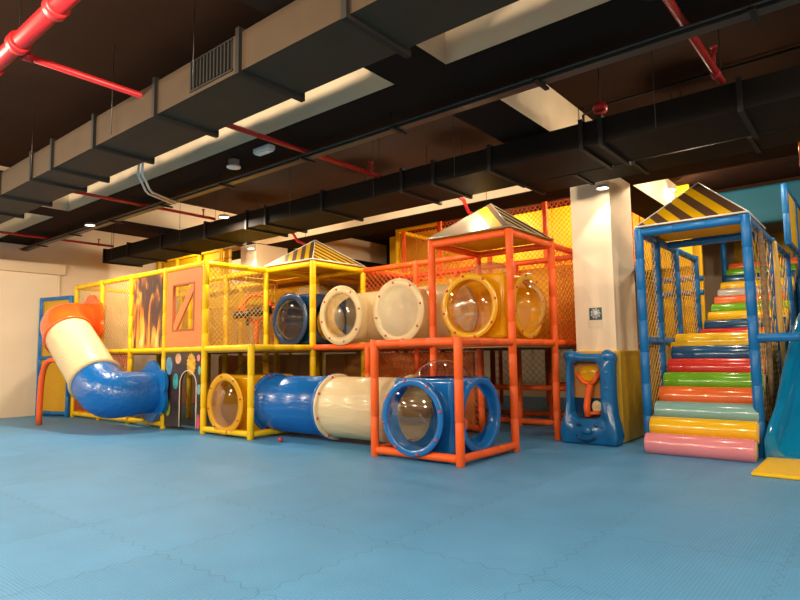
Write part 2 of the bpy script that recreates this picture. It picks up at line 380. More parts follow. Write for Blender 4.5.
LC = (1.0, .84, .63)
def downlight(x, y, z, power, label, size=.2, spot=None, rod=True, point=False, aim=None):
    t = thing('ceiling_lamp', label, 'lamp', (x, y, z), 'round lamps hung from the ceiling')
    MB().lathe([(0, .05), (.03, .05), (.075, .04), (.088, .004), (.088, 0), (.078, 0), (.07, .012)], (x, y, z), (0, 0, 1), 20).build('lamp_shade', 'white', t)
    MB().lathe([(.0005, .011), (.072, .012)], (x, y, z), (0, 0, 1), 20).build('lamp_lens', 'lamp', t)
    if rod: MB().tube([(x, y, z + .05), (x, y, ZC)], .004, 5).build('hanger_rod', 'black', t)
    ld = bpy.data.lights.new('lamp_light', 'SPOT' if spot else 'POINT' if point else 'AREA'); ld.energy = power; ld.color = LC
    if spot: ld.spot_size = math.radians(spot); ld.spot_blend = .25; ld.shadow_soft_size = .05
    elif point: ld.shadow_soft_size = .06
    else: ld.shape = 'DISK'; ld.size = size; ld.spread = math.radians(178)
    lo = bpy.data.objects.new('lamp_light', ld); COL.objects.link(lo); lo.location = (x, y, z - (.07 if point else .012))
    return t
downlight(-3.45, -.86, 3.5, 50, 'lit round lamp hung over the left slide, by the cable tray')
downlight(-1.05, .22, 3.45, 36, 'lit round lamp just in front of the black duct, over the yellow cube')
for x, y, p in [(-5.6, -6.0, 150), (-2.4, -5.0, 150), (.8, -4.7, 150), (3.6, -4.7, 150), (6.6, -4.0, 120), (9.2, -3.0, 120), (-3.2, -7.6, 130), (1.0, -7.4, 130), (4.6, -7.4, 130), (8.6, -6.6, 130), (9.6, .2, 90)]:
    downlight(x, y, 3.35, p, 'lit round lamp hung over the open blue floor', point=True)
for x, y, p, z in [(-5.0, 1.6, 28, 3.55), (-1.9, 1.55, 42, 3.6), (.9, 1.5, 42, 3.62), (2.75, 1.48, 34, 3.62), (5.6, 1.48, 34, 3.62)]:
    downlight(x, y, z, p, 'lit round lamp tucked behind the long black duct', point=True)
for x, y, p in [(-5.6, 4.2, 60), (.9, 5.4, 45), (2.9, 5.2, 50), (5.4, 4.2, 60), (7.8, 4.4, 50), (4.4, 5.6, 40)]:
    downlight(x, y, 4.0, p, 'lit round lamp close to the ceiling over the rear play frames', rod=False, point=True)
downlight(4.36, 2.42, 3.36, 24, 'bright downlight washing the cream column beside the bear board', spot=82, rod=False)
downlight(-3.30, 2.42, 3.5, 40, 'bright downlight washing the cream column behind the yellow frame', spot=82, rod=False)

# ------------------------------------------------------------------ play frames
def gp(g, z): return (g[0] * G, g[1] * G, z)
def frame(label, m, posts, rails, nets=(), decks=(), netm='net_y', base=None, name='play_frame', sp=.06, r=.05):
    x0 = min(p[0] for p in posts) * G; y0 = min(p[1] for p in posts) * G
    t = thing(name, label, 'play frame', (x0, y0, 0))
    for p in posts:
        a, b, z0, z1 = p[:4]; z1 += r if z1 not in (D,) else r
        o = MB().foam(gp((a, b), z0 if z0 else .002), gp((a, b), z1), r).build('post', m, t)
        if len(p) > 4: MB().lathe([(0, 0), (r * .75, 0), (r * .85, .04), (r * .5, .05)], gp((a, b), .001), (0, 0, 1), 12).build('foot_cap', 'ypl', o)
    for (a, b, z) in rails:
        A = Vector(gp(a, z)); Bv = Vector(gp(b, z)); d = (Bv - A).normalized() * r * .7
        MB().foam(A + d, Bv - d, r * .92).build('rail', m, t)
    for n in nets:
        a, b, z0, z1 = n[:4]; A = Vector(gp(a, z0)); Bv = Vector(gp(b, z0))
        MB().net(A, Bv - A, (0, 0, z1 - z0), sp if len(n) < 6 else n[5]).build('safety_net', n[4] if len(n) > 4 else netm, t)
    for (a, b, z, dm) in decks:
        MB().box(a[0] * G, b[0] * G, a[1] * G, b[1] * G, z - .04, z).build('deck', dm, t)
    return t
def grid_rails(x0, x1, y, z): return [((i, y), (i + 1, y), z) for i in range(x0, x1)]
def side_rails(x, y0, y1, z): return [((x, i), (x, i + 1), z) for i in range(y0, y1)]

# left yellow frame
frame('two storey yellow netted frame on the left holding the tube slide and printed panels', 'yellow',
      [(-5, 0, 0, T), (-4, 0, 0, T), (-3, 0, 0, T), (-2, 0, 0, T), (-1, 0, 0, T)] + [(i, 1, 0, T) for i in (-5, -4, -3, -2)],
      grid_rails(-5, -3, 0, B) + [((-3, 0), (-2, 0), B)] + grid_rails(-5, -1, 0, D) + grid_rails(-5, -1, 0, T) + grid_rails(-5, -1, 1, T) + grid_rails(-5, -1, 1, D)
      + [((-5, 0), (-5, 1), z) for z in (B, D, T)] + [((-1, 0), (-1, 1), T), ((-1, 0), (-1, 1), D)],
      [((-4, 0), (-3, 0), D, T), ((-5, 0), (-4, 0), D, T), ((-5, 0), (-4, 0), B, D, 'net_o'), ((-4, 0), (-3, 0), B, D, 'net_o'), ((-1, 0), (-1, 1), D, T, 'net_w'), ((-5, 1), (-4, 1), D, T), ((-4, 1), (-3, 1), D, T), ((-3, 1), (-2, 1), D, T)],
      [((-5, 0), (-1, 1), D - .02, 'deck')], 'net_w')
# low yellow bay round the yellow cube
frame('low yellow corner frame standing around the yellow crawl cube', 'yellow',
      [(0, 0, 0, D)], [((-1, 0), (0, 0), B), ((-1, 0), (0, 0), D), ((0, 0), (0, 1), B), ((0, 0), (0, 1), D)], [], [((-1, 0), (0, 1), D - .02, 'deck')])
# yellow tower
frame('yellow tower frame under the striped yellow canopy, around the dark blue cube', 'yellow',
      [(-1, 1, 0, T), (0, 1, 0, T), (0, 2, 0, T), (-1, 2, 0, T)],
      [((-1, 1), (0, 1), z) for z in (D, T)] + [((0, 1), (0, 2), z) for z in (D, T)] + [((-1, 2), (0, 2), z) for z in (D, T)] + [((-1, 1), (-1, 2), z) for z in (D, T)],
      [], [((-1, 1), (0, 2), D - .02, 'deck')])
# low orange bay round the blue cube
frame('low orange corner frame standing around the bright blue crawl cube', 'orange',
      [(2, 0, 0, D), (3, 0, 0, D)], [((2, 0), (3, 0), B), ((2, 0), (3, 0), D), ((3, 0), (3, 1), B), ((3, 0), (3, 1), D), ((2, 0), (2, 1), D), ((2, 0), (2, 1), B)], [], [])
# orange tower
frame('orange tower frame under the satin canopy, around the yellow bubble cube', 'orange',
      [(2, 1, 0, T), (3, 1, 0, T, 1), (3, 2, 0, T, 1), (2, 2, 0, T)],
      [((2, 1), (3, 1), D), ((3, 1), (3, 2), D), ((2, 2), (3, 2), D), ((2, 1), (2, 2), D)] + [((2, 1), (3, 1), T), ((3, 1), (3, 2), T), ((2, 2), (3, 2), T), ((2, 1), (2, 2), T)],
      [], [((2, 1), (3, 2), D - .02, 'deck')], 'net_o')
# orange frame under and behind the cream tubes
frame('orange netted frame carrying the two cream tunnel pieces between the towers', 'orange',
      [(1, 1, 0, D), (1, 2, 0, T)],
      grid_rails(0, 2, 1, D) + grid_rails(0, 2, 2, D) + grid_rails(0, 2, 2, T) + grid_rails(0, 2, 2, B),
      [((0, 2), (1, 2), D, T, 'net_o', .07), ((1, 2), (2, 2), D, T, 'net_o', .07), ((0, 2), (1, 2), B, D, 'net_o'), ((1, 2), (2, 2), B, D, 'net_o')],
      [], 'net_o')
# rear yellow frame
rp = [(i, 2, 0, T) for i in (-5, -4, -3, -2)] + [(i, 4, 0, T) for i in (-5, -4, -3, -2, -1)] + [(i, 3, 0, T) for i in (-5, -2, -1)]
frame('rear yellow netted frame behind the two printed panels', 'yellow', rp,
      grid_rails(-5, -1, 2, T) + grid_rails(-5, -1, 2, D) + grid_rails(-5, 0, 4, T) + grid_rails(-5, 0, 4, D) + side_rails(-2, 1, 4, T) + side_rails(-5, 1, 4, T) + side_rails(-5, 1, 4, D) + [((-1, 2), (-1, 3), T), ((-1, 3), (-1, 4), T)],
      [((-5, 2), (-4, 2), D, T), ((-4, 2), (-3, 2), D, T), ((-3, 2), (-2, 2), D, T), ((-2, 1), (-2, 2), D, T), ((-5, 1), (-5, 2), D, T), ((-1, 4), (0, 4), D, T), ((-2, 4), (-1, 4), D, T), ((-5, 2), (-4, 2), B, D, 'net_o'), ((-4, 2), (-3, 2), B, D, 'net_o')],
      [((-5, 1), (-1, 2), D - .02, 'deck'), ((-2, 2), (0, 4), D - .02, 'deck'), ((-5, 2), (0, 4), T + .08, 'ydull'), ((-1.95, 1.05), (-1.05, 1.95), T + .08, 'ydull')])
# rear orange frame, three storeys
rp = [(i, 3, 0, T) for i in (0, 1, 2, 3)] + [(i, 4, 0, U) for i in (0, 1, 2, 3)] + [(i, 6, 0, U) for i in (0, 1, 2, 3)]
frame('tall orange three storey netted frame at the back behind the orange tower', 'orange', rp,
      grid_rails(0, 3, 4, T) + grid_rails(0, 3, 4, D) + grid_rails(0, 3, 4, B) + grid_rails(0, 3, 6, U) + grid_rails(0, 3, 6, T) + grid_rails(0, 3, 3, D) + grid_rails(0, 3, 3, T) + side_rails(3, 2, 6, D) + side_rails(3, 2, 6, T)
      + side_rails(0, 2, 6, T) + side_rails(0, 3, 6, D) + [((3, 4), (3, 5), U), ((3, 5), (3, 6), U), ((1, 3), (2, 3), B), ((2, 3), (3, 3), B), ((1, 3), (2, 3), .62), ((2, 3), (3, 3), .62), ((2, 4), (3, 4), .62)],
      [((0, 4), (1, 4), T, U, 'net_o', .065), ((1, 4), (2, 4), T, U, 'net_o', .065), ((2, 4), (3, 4), T, U, 'net_o', .065), ((3, 4), (3, 5), T, U, 'net_o', .065), ((3, 5), (3, 6), T, U, 'net_o', .065), ((2, 3), (3, 3), D, T, 'net_o', .07), ((3, 2), (3, 3), D, T, 'net_o', .07), ((1, 3), (2, 3), D, T, 'net_o', .07),
       ((3, 3), (3, 4), D, T, 'net_o', .07), ((2, 4), (3, 4), .62, D, 'net_w', .09), ((1, 4), (2, 4), .62, D, 'net_w', .09), ((0, 3), (1, 3), B, D, 'net_o')],
      [((0, 2), (3, 4), D - .02, 'deck'), ((0, 4), (3, 6), D - .02, 'deck'), ((0, 4), (3, 6), T - .02, 'deck')], 'net_o')
t = frame('tall yellow post frame rising beside the orange three storey netting', 'yellow', [(-1, 4.05, D, U), (-1, 6, 0, U)], [((-1, 4), (-1, 5), U), ((-1, 5), (-1, 6), U), ((-1, 4), (0, 4), U)], [], [])
t = frame('small orange post at the left edge of the third storey netting', 'orange', [(-.86, 4.05, T, U)], [((-.86, 4.05), (0, 4.05), T + .12)], [((-.86, 4.05), (0, 4.05), T, U, 'net_o', .065)], [])
def pad(name, label, x0, x1, y0, y1, z0, z1, m, seams=0, axis='x', grp=None):
    mb = MB(); n = max(1, seams)
    for k in range(n):
        if axis == 'x': mb.box(x0 + (x1 - x0) * k / n + .004, x0 + (x1 - x0) * (k + 1) / n - .004, y0, y1, z0, z1)
        else: mb.box(x0, x1, y0, y1, z0 + (z1 - z0) * k / n + .004, z0 + (z1 - z0) * (k + 1) / n - .004)
    return tag(mb.build(name, m, bevel=.015), label, 'pad', grp)
# third level on the far left
frame('raised yellow boarded storey above the far left frame, near the ceiling', 'yellow',
      [(-5.7, 1.9, T, 3.62), (-5, 1.9, T, 3.62), (-4.2, 1.9, T, 3.62), (-3.5, 1.9, T, 3.62)], [((-5.7, 1.9), (-5, 1.9), 3.6), ((-5, 1.9), (-4.2, 1.9), 3.6), ((-4.2, 1.9), (-3.5, 1.9), 3.6), ((-5, 1.9), (-4.2, 1.9), 3.3), ((-4.2, 1.9), (-3.5, 1.9), 3.3)], [], [])
pad('wall_pad', 'yellow boards closing the raised storey near the ceiling, far left', -6.8, -3.95, 2.36, 2.4, T + .1, 3.58, 'ydull', 4, 'z')

# soft pads as rear walls inside the frames
pad('wall_pad', 'yellow padded wall at the back of the upper left storey', -6.3, -3.95, 2.46, 2.5, D, T - .35, 'ydull', 4, 'z')
pad('wall_pad', 'broad yellow padded band running above the hoop cannons', -5.4, -1.25, 2.38, 2.44, 2.28, 2.56, 'ydull', 1)
pad('wall_pad', 'orange padded wall with shade in its colour, under the deck behind the yellow cube', -4.6, -1.3, 2.52, 2.58, .02, D - .1, 'obrown', 6)
pad('wall_pad', 'brown orange padded wall under the deck behind the blue tunnel', -1.1, 2.2, 2.52, 2.58, .02, D - .1, 'obrown', 6)
pad('wall_pad', 'large yellow padded wall behind the third storey netting', -2.5, 4.6, 6.1, 6.16, T, 4.19, 'ydull', 8)
pad('wall_pad', 'yellow padded wall of the second storey behind the orange nets', -1.4, 3.45, 3.68, 3.74, D, T - .1, 'ydull', 5)
pad('wall_pad', 'yellow padded wall on the far side of the second storey, beside the column', 4.0, 4.7, 6.3, 6.38, 0.02, 3.2, 'ydull', 2)
pad('wall_pad', 'yellow padded wall at the top of the rainbow stairs', 4.75, 6.9, 9.0, 9.08, .02, 3.6, 'ydull', 4)
pad('wall_pad', 'yellow padded wall right of the rainbow stairs, behind the blue slide', 6.95, 9.5, 5.2, 5.28, 0.02, 3.0, 'ydull', 5)
tag(MB().box(4.5, 9.5, 6.75, 6.93, 3.42, 4.1).build('bulkhead_pad', 'tealpad', bevel=.05), 'teal padded bulkhead high behind the stair canopy', 'pad')

# ------------------------------------------------------------------ canopies
def canopy(name, label, gx, gy, za, z0, ma, mb_, n, m3=None, over=.03):
    x0, x1, y0, y1 = gx * G - over, (gx + 1) * G + over, gy * G - over, (gy + 1) * G + over
    t = thing(name, label, 'canopy', ((x0 + x1) / 2, (y0 + y1) / 2, z0))
    ap = Vector(((x0 + x1) / 2, (y0 + y1) / 2, za))
    C = [Vector((x0, y0, z0)), Vector((x1, y0, z0)), Vector((x1, y1, z0)), Vector((x0, y1, z0))]
    b = MB()
    for k in range(4):
        Lc, Rc = C[k], C[(k + 1) % 4]
        for i in range(n):
            a0, a1 = i / n, (i + 1) / n
            b.mi = i % 2
            if m3 and k == 0: b.mi = 2 if i < n - 3 else 3 if i in (n - 3, n - 2) else 4  # front face: glare coloured in as silver strips beside yellow and brown
            elif m3: b.mi = (i // 2 + 1) % 2
            q = [Lc + (Rc - Lc) * a0, Lc + (Rc - Lc) * a1, Lc + (ap - Lc) * a1, Lc + (ap - Lc) * a0]
            if i == 0: b.f([b.v(q[0]), b.v(q[1]), b.v(q[2])])
            else: b.f([b.v(p) for p in q])
    ms = [ma, mb_] + ([m3, 'ycloth', 'brown'] if m3 else [])
    cv = b.build('canopy_cloth', ms, t, recalc=False)
    sd = cv.modifiers.new('thick', 'SOLIDIFY'); sd.thickness = .008; sd.offset = -1
    b = MB()
    for c in C: b.tube([c + Vector((0, 0, .004)), ap + Vector((0, 0, .004))], .007, 6)
    for k in range(4): b.tube([C[k], C[(k + 1) % 4]], .012, 6)
    b.build('piping', 'satin' if m3 else 'white', t)
    MB().box(x0 + .03, x1 - .03, y0 + .03, y1 - .03, z0 - .012, z0 - .004).build('canopy_lining', 'lining', t)
    return t
M['blackcloth'] = mat('black cloth', (.01, .008, .007), .95, .05)
M['tan'] = mat('reflection toned cloth', (.62, .46, .20), .45, .4, thin=.2)  # tan and black stripes carry the grazing reflection as colour
canopy('canopy', 'yellow and brown striped tent canopy on the yellow tower', -1, 1, 3.24, T + .075, 'ycloth', 'brown', 12)
canopy('canopy', 'striped satin tent canopy with silver glare in its colour on the orange tower', 2, 1, 3.27, T + .075, 'tan', 'blackcloth', 14, 'satin')
canopy('canopy', 'yellow and brown striped tent canopy on the blue stair tower', 4, 2, 3.36, T + .075, 'brown', 'ycloth', 9)

# ------------------------------------------------------------------ crawl cubes, tubes, domes
def ring_bolts(c, ax, r, n, par, a0=.2):
    ax = Vector(ax).normalized(); u = Vector((0, 0, 1)); w = ax.cross(u)
    for k in range(n):
        a = a0 + 2 * PI * k / n
        MB().ball(Vector(c) + (u * math.cos(a) + w * math.sin(a)) * r, .017, 8, 5).build('bolt', 'bolt', par)
def flange(c, ax, h, r0, r1, name, m, par, bolts=8, th=.028):
    """short neck from c outwards along ax with a flat ring at its end"""
    o = MB().lathe([(r0, 0), (r0, h - th), (r1 - .01, h - th), (r1, h - th + .008), (r1, h - .006), (r1 - .008, h), (r0 - .03, h), (r0 - .04, h - .012), (r0 - .04, 0)], c, ax, 56).build(name, m, par)
    if bolts:
        ax_ = Vector(ax).normalized(); ring_bolts(Vector(c) + ax_ * (h + .002), ax, (r0 + r1) / 2 - .005, bolts, o)
    return o
def dome(c, ax, r, h, par, m='dome', name='bubble_window'):
    R = (r * r + h * h) / (2 * h); th = math.asin(min(1, r / R))
    prof = [(max(R * math.sin(th * (1 - k / 14)), .0004), R * math.cos(th * (1 - k / 14)) - (R - h)) for k in range(15)]
    return MB().lathe(prof, c, ax, 40).build(name, m, par)
def cube_mb(c, h, b, holes, hr):
    """rounded hollow box with round holes; holes: set of 'x-','x+','y-','y+','z+','z-'"""
    mb = MB(); c = Vector(c); q = h - b
    def face(nrm, u, w, hole):
        n = 48
        if hole:
            A = []; Bv = []
            for k in range(n):
                a = 2 * PI * (k + .5) / n; d = Vector((math.cos(a), math.sin(a))); s = q / max(abs(d.x), abs(d.y))
                A.append(mb.v(c + nrm * h + u * d.x * s + w * d.y * s)); Bv.append(mb.v(c + nrm * h + u * d.x * hr + w * d.y * hr))
            # put square corners in exactly
            for k in range(n):
                j = (k + 1) % n; mb.f([A[k], A[j], Bv[j], Bv[k]])
                pa, pb = A[k].co, A[j].co
                da = (pa - c); db = (pb - c)
                if abs(abs(da.dot(u)) - abs(db.dot(u))) > 1e-6 and abs(abs(da.dot(w)) - abs(db.dot(w))) > 1e-6:
                    cr = mb.v(c + nrm * h + u * math.copysign(q, da.dot(u) + db.dot(u)) + w * math.copysign(q, da.dot(w) + db.dot(w)))
                    mb.f([A[k], cr, A[j]])
        else:
            mb.f([mb.v(c + nrm * h + u * sx * q + w * sy * q) for sx, sy in ((-1, -1), (1, -1), (1, 1), (-1, 1))])
    X, Y, Z = Vector((1, 0, 0)), Vector((0, 1, 0)), Vector((0, 0, 1))
    face(X, Y, Z, 'x+' in holes); face(-X, Y, Z, 'x-' in holes); face(Y, X, Z, 'y+' in holes); face(-Y, X, Z, 'y-' in holes); face(Z, X, Y, 'z+' in holes); face(-Z, X, Y, 'z-' in holes)
    ns = 4
    for (e, u, w) in ((X, Y, Z), (Y, X, Z), (Z, X, Y)):
        for su in (-1, 1):
            for sw in (-1, 1):
                rows = []
                for k in range(ns + 1):
                    a = PI / 2 * k / ns
                    p = c + u * su * (q + b * math.cos(a)) + w * sw * (q + b * math.sin(a))
                    rows.append((mb.v(p - e * q), mb.v(p + e * q)))
                for r0, r1 in zip(rows, rows[1:]): mb.f([r0[0], r0[1], r1[1], r1[0]], True)
    for sx in (-1, 1):
        for sy in (-1, 1):
            for sz in (-1, 1):
                gridv = []
                for i in range(ns + 1):
                    row = []
                    for j in range(ns + 1):
                        th, ph = PI / 2 * i / ns, PI / 2 * j / ns
                        row.append(mb.v(c + Vector((sx * (q + b * math.sin(th) * math.cos(ph)), sy * (q + b * math.sin(th) * math.sin(ph)), sz * (q + b * math.cos(th))))))
                    gridv.append(row)
                for i in range(ns):
                    for j in range(ns): mb.f([gridv[i][j], gridv[i][j + 1], gridv[i + 1][j + 1], gridv[i + 1][j]], True)
    bmesh.ops.remove_doubles(mb.bm, verts=mb.bm.verts, dist=.0005)
    return mb
def crawl_cube(label, c, m, h, holes, fr=.385, R=.43, necks=(), domes=(), fm=None):
    t = thing('crawl_cube', label, 'crawl cube', (c[0], c[1], c[2] - h))
    cube_mb(c, h, .05, holes, fr - .03).build('body', m, t)
    V = {'x+': (1, 0, 0), 'x-': (-1, 0, 0), 'y-': (0, -1, 0), 'y+': (0, 1, 0), 'z+': (0, 0, 1)}
    for k, ln, bo in necks:
        ax = Vector(V[k]); flange(Vector(c) + ax * (h - .004), ax, ln, fr, R, 'window_flange', fm or m, t, bo)
    for k, off, dh, dm in domes:
        ax = Vector(V[k]); dome(Vector(c) + ax * (h + off), ax, fr - .035, dh, t, dm)
    return t
CZ1, CZ2 = .485, 1.80
crawl_cube('yellow crawl cube with a round window and clear top bubble at floor level', (-.6, .55, CZ1), 'ypl', .425, {'y-', 'z+', 'x+', 'y+'}, R=.455, necks=[('y-', .17, 8)], domes=[('y-', .16, .10, 'dome'), ('z+', -.004, .24, 'dome')])
crawl_cube('bright blue crawl cube with a bubble window and an open side at the front corner', (3.0, .55, CZ1), 'bpl', .425, {'y-', 'z+', 'x+', 'x-', 'y+'}, fr=.395, necks=[('y-', .20, 8), ('x+', .12, 0)], domes=[('y-', .19, .12, 'dome'), ('z+', -.004, .22, 'dome')])
crawl_cube('dark blue crawl cube with a clear bubble up in the yellow tower', (-.6, 1.75, CZ2), 'navypl', .43, {'y-', 'z+', 'x+', 'y+'}, R=.45, necks=[('y-', .11, 0)], domes=[('y-', .09, .16, 'dome'), ('z+', -.004, .22, 'domemilk')])
crawl_cube('yellow crawl cube with two bubble windows up in the orange tower', (3.0, 1.75, CZ2), 'ypl', .425, {'y-', 'z+', 'x+', 'x-'}, necks=[('y-', .16, 8), ('x+', .15, 8)], domes=[('y-', .15, .08, 'dome'), ('x+', .14, .20, 'dome'), ('z+', -.004, .22, 'domemilk')])

def tunnel(label, x0, x1, y, z, r, m, lips=True):
    t = thing('tunnel_tube', label, 'tunnel', ((x0 + x1) / 2, y, z - r - .03))
    MB().lathe([(r, .03), (r, x1 - x0 - .03), (r - .015, x1 - x0 - .03), (r - .015, .03), (r, .03)], (x0, y, z), (1, 0, 0), 56).build('tube', m, t)
    for s, xx in ((0, x0), (1, x1 - .04)):
        MB().lathe([(r - .015, .0), (r + .035, .0), (r + .04, .006), (r + .04, .034), (r + .035, .04), (r - .015, .04)], (xx, y, z), (1, 0, 0), 56).build('end_flange', m, t)
    for xx in (x0 - .006, x1 + .006):
        if xx == x0 - .006:
            for k in range(8):
                a = .3 + 2 * PI * k / 8; MB().ball((x0 + .045, y + math.cos(a) * (r + .018), z + math.sin(a) * (r + .018)), .017, 8, 5).build('bolt', 'bolt', t)
    return t
tunnel('blue wood grained crawl tube joined to the low yellow cube', -.165, 1.20, .55, CZ1, .41, 'bplgrain')
tunnel('cream wood grained crawl tube running into the bright blue cube', 1.205, 2.565, .55, CZ1, .41, 'cplgrain')
tag(MB().ball((.55, .1, .035), .033, 14, 10).build('ball', 'bolt'), 'small red bolt head under the blue crawl tube', 'ball')  # stands for a bolt head of the tube, drawn as a loose ball
tag(MB().ball((3.18, .62, .36), .11, 20, 14).build('ball', 'seat_o'), 'orange red ball hanging inside the bright blue cube', 'ball')

def tee(label, xc, yc, z, L, r, sr, ylip, m, dm, dh):
    t = thing('tunnel_tube', label, 'tunnel', (xc, yc, z - r))
    mb = MB(); na, nx = 112, 64
    rows = [[mb.v((xc - L / 2 + L * i / nx, yc + r * math.cos(2 * PI * k / na), z + r * math.sin(2 * PI * k / na))) for k in range(na)] for i in range(nx + 1)]
    def dd(v): return math.hypot(v.co.x - xc, v.co.z - z)
    keep = []
    for i in range(nx):
        for k in range(na):
            q = [rows[i][k], rows[i][(k + 1) % na], rows[i + 1][(k + 1) % na], rows[i + 1][k]]
            ins = [v.co.y < yc and dd(v) < sr for v in q]
            if not all(ins): keep.append(q)
    for q in keep: mb.f(q, True)
    for r_ in rows:
        for v in r_:
            if v.link_faces and v.co.y < yc and dd(v) < sr:
                d = max(dd(v), 1e-4); v.co.x = xc + (v.co.x - xc) * sr / d; v.co.z = z + (v.co.z - z) * sr / d
                v.co.y = yc - math.sqrt(max(r * r - (v.co.z - z) ** 2, .0))
    for v in [v for v in mb.bm.verts if not v.link_faces]: mb.bm.verts.remove(v)
    mb.build('tube', m, t)
    ns = 64; R0 = []; R1 = []
    for k in range(ns):
        a = 2 * PI * k / ns; x = xc + sr * math.cos(a); zz = z + sr * math.sin(a)
        R0.append(Vector((x, yc - math.sqrt(max(r * r - (zz - z) ** 2, 0)) + .006, zz))); R1.append(Vector((x, ylip + .02, zz)))
    MB().rings([R0, R1], True, False).build('neck', m, t)
    flange((xc, ylip + .03, z), (0, -1, 0), .03, sr + .005, .46, 'window_flange', m, t, 8)
    dome((xc, ylip, z), (0, -1, 0), sr - .01, dh, t, dm)
    for xx in (xc - L / 2, xc + L / 2 - .035):
        MB().lathe([(r - .01, 0), (r + .03, 0), (r + .03, .035), (r - .01, .035)], (xx, yc, z), (1, 0, 0), 56).build('end_flange', m, t)
    return t
tee('cream tunnel piece with a flat round window beside the dark blue cube', .70, 1.75, CZ2, 1.02, .40, .365, 1.12, 'cpl', 'dome', .05)
tee('cream tunnel piece with a bulging cream bubble beside the yellow bubble cube', 1.88, 1.75, CZ2, 1.28, .40, .365, 1.08, 'cpl', 'domecream', .12)

# ------------------------------------------------------------------ tube slide on the left
ts = thing('tube_slide', 'enclosed orange, cream and blue tube slide curling down the left frame', 'slide', (-4.2, -.5, 0))
def arc(c, u, w, r, a0, a1, n): return [Vector(c) + Vector(u) * r * math.cos(math.radians(a0 + (a1 - a0) * k / n)) + Vector(w) * r * math.sin(math.radians(a0 + (a1 - a0) * k / n)) for k in range(n + 1)]
def bez(p0, p1, p2, p3, n):
    p0, p1, p2, p3 = map(Vector, (p0, p1, p2, p3)); out = []
    for k in range(n + 1):
        a = k / n; out.append(p0 * (1 - a) ** 3 + p1 * 3 * a * (1 - a) ** 2 + p2 * 3 * a * a * (1 - a) + p3 * a ** 3)
    return out
SA = Vector((-4.40, -.75, 1.61)); SB = Vector((-3.26, -.75, .83)); sd_ = (SB - SA).normalized()
top = bez((-5.2, -.02, 1.93), (-5.2, -.62, 1.93), SA - sd_ * .42, SA, 16)
bot = bez(SB, SB + sd_ * .55, (-2.66, -.80, .60), (-2.66, -.02, .61), 16)
MB().tube(top, [.36 + .04 * min(1, k / 9) for k in range(17)], 40, caps=False).build('upper_elbow', 'opl', ts)
MB().tube([SA + (SB - SA) * k / 6 for k in range(7)], .40, 40, caps=False).build('tube_section', 'cplgrain', ts)
lo = MB().tube(bot, [.40 - .05 * max(0, (k - 7) / 9) for k in range(17)], 40, caps=False).build('lower_elbow', 'bplgrain', ts)
for p, m in ((SA, 'opl'), (SB, 'cpl')):
    MB().lathe([(.395, -.03), (.435, -.03), (.44, 0), (.435, .03), (.395, .03)], p, sd_, 48).build('joint_ring', m, ts)
def scallop(cx, cz, r, amp, n, k): return [(cx + (r + amp * abs(math.cos(k * a / 2))) * math.sin(a), cz + (r + amp * abs(math.cos(k * a / 2))) * math.cos(a)) for a in (2 * PI * i / n for i in range(n))]
def circ(cx, cz, r, n): return [(cx + r * math.sin(2 * PI * i / n), cz + r * math.cos(2 * PI * i / n)) for i in range(n)]
MB().plate(scallop(-5.08, 1.93, .47, .06, 96, 6), circ(-5.2, 1.93, .35, 96), -.12, -.06).build('upper_flange', 'opl', ts)
MB().plate(scallop(-2.63, .62, .44, .08, 96, 6), circ(-2.66, .61, .34, 96), -.12, -.06).build('lower_flange', 'bpl', ts)
sup = bez((-4.95, -1.0, .002), (-4.98, -1.0, 1.0), (-4.9, -1.0, 1.25), (-4.45, -.9, 1.16), 14)
tag(MB().tube(sup, .05, 14).build('slide_support', 'orange'), 'bent orange foam covered pole propping up the tube slide', 'pole')

# blue fence to the left wall
fe = thing('fence_panel', 'blue framed yellow netted fence panel between the left wall and the slide', 'fence', (-6.5, -.2, 0))
fa, fb = Vector((-6.93, -.33, 0)), Vector((-6.02, -.10, 0))
for q in (fa, fb): MB().foam(q + Vector((0, 0, .002)), q + Vector((0, 0, 2.52)), .045).build('post', 'bluefoam', fe)
for z in (.07, 1.22, 2.48): MB().foam(fa + Vector((0, 0, z)), fb + Vector((0, 0, z)), .042).build('rail', 'bluefoam', fe)
MB().net(fa + Vector((.02, .0, .1)), (fb - fa) * .96, (0, 0, 2.36), .05).build('safety_net', 'net_y', fe)
mb = MB(); dv = Vector((.03, .10, 0)).normalized() * 0 + Vector((-.012, .05, 0)); A = [mb.v(q + dv * k + Vector((0, 0, z))) for k in (.6, .8) for q, z in ((fa, .1), (fb, .1), (fb, 2.44), (fa, 2.44))]
for q in ((0, 1, 2, 3), (7, 6, 5, 4), (0, 4, 5, 1), (1, 5, 6, 2), (2, 6, 7, 3), (3, 7, 4, 0)): mb.f([A[i] for i in q])
mb.build('backing_sheet', 'ydull', fe)

# ------------------------------------------------------------------ printed panels
z0, z1 = D + .05, T - .05
fp = tag(MB().box(-.52, .52, -.018, .018, 0, z1 - z0).build('printed_panel', 'flame'), 'dark printed panel with orange meteor flames beside the window board', 'panel'); fp.location = (-3.0, 0, z0)
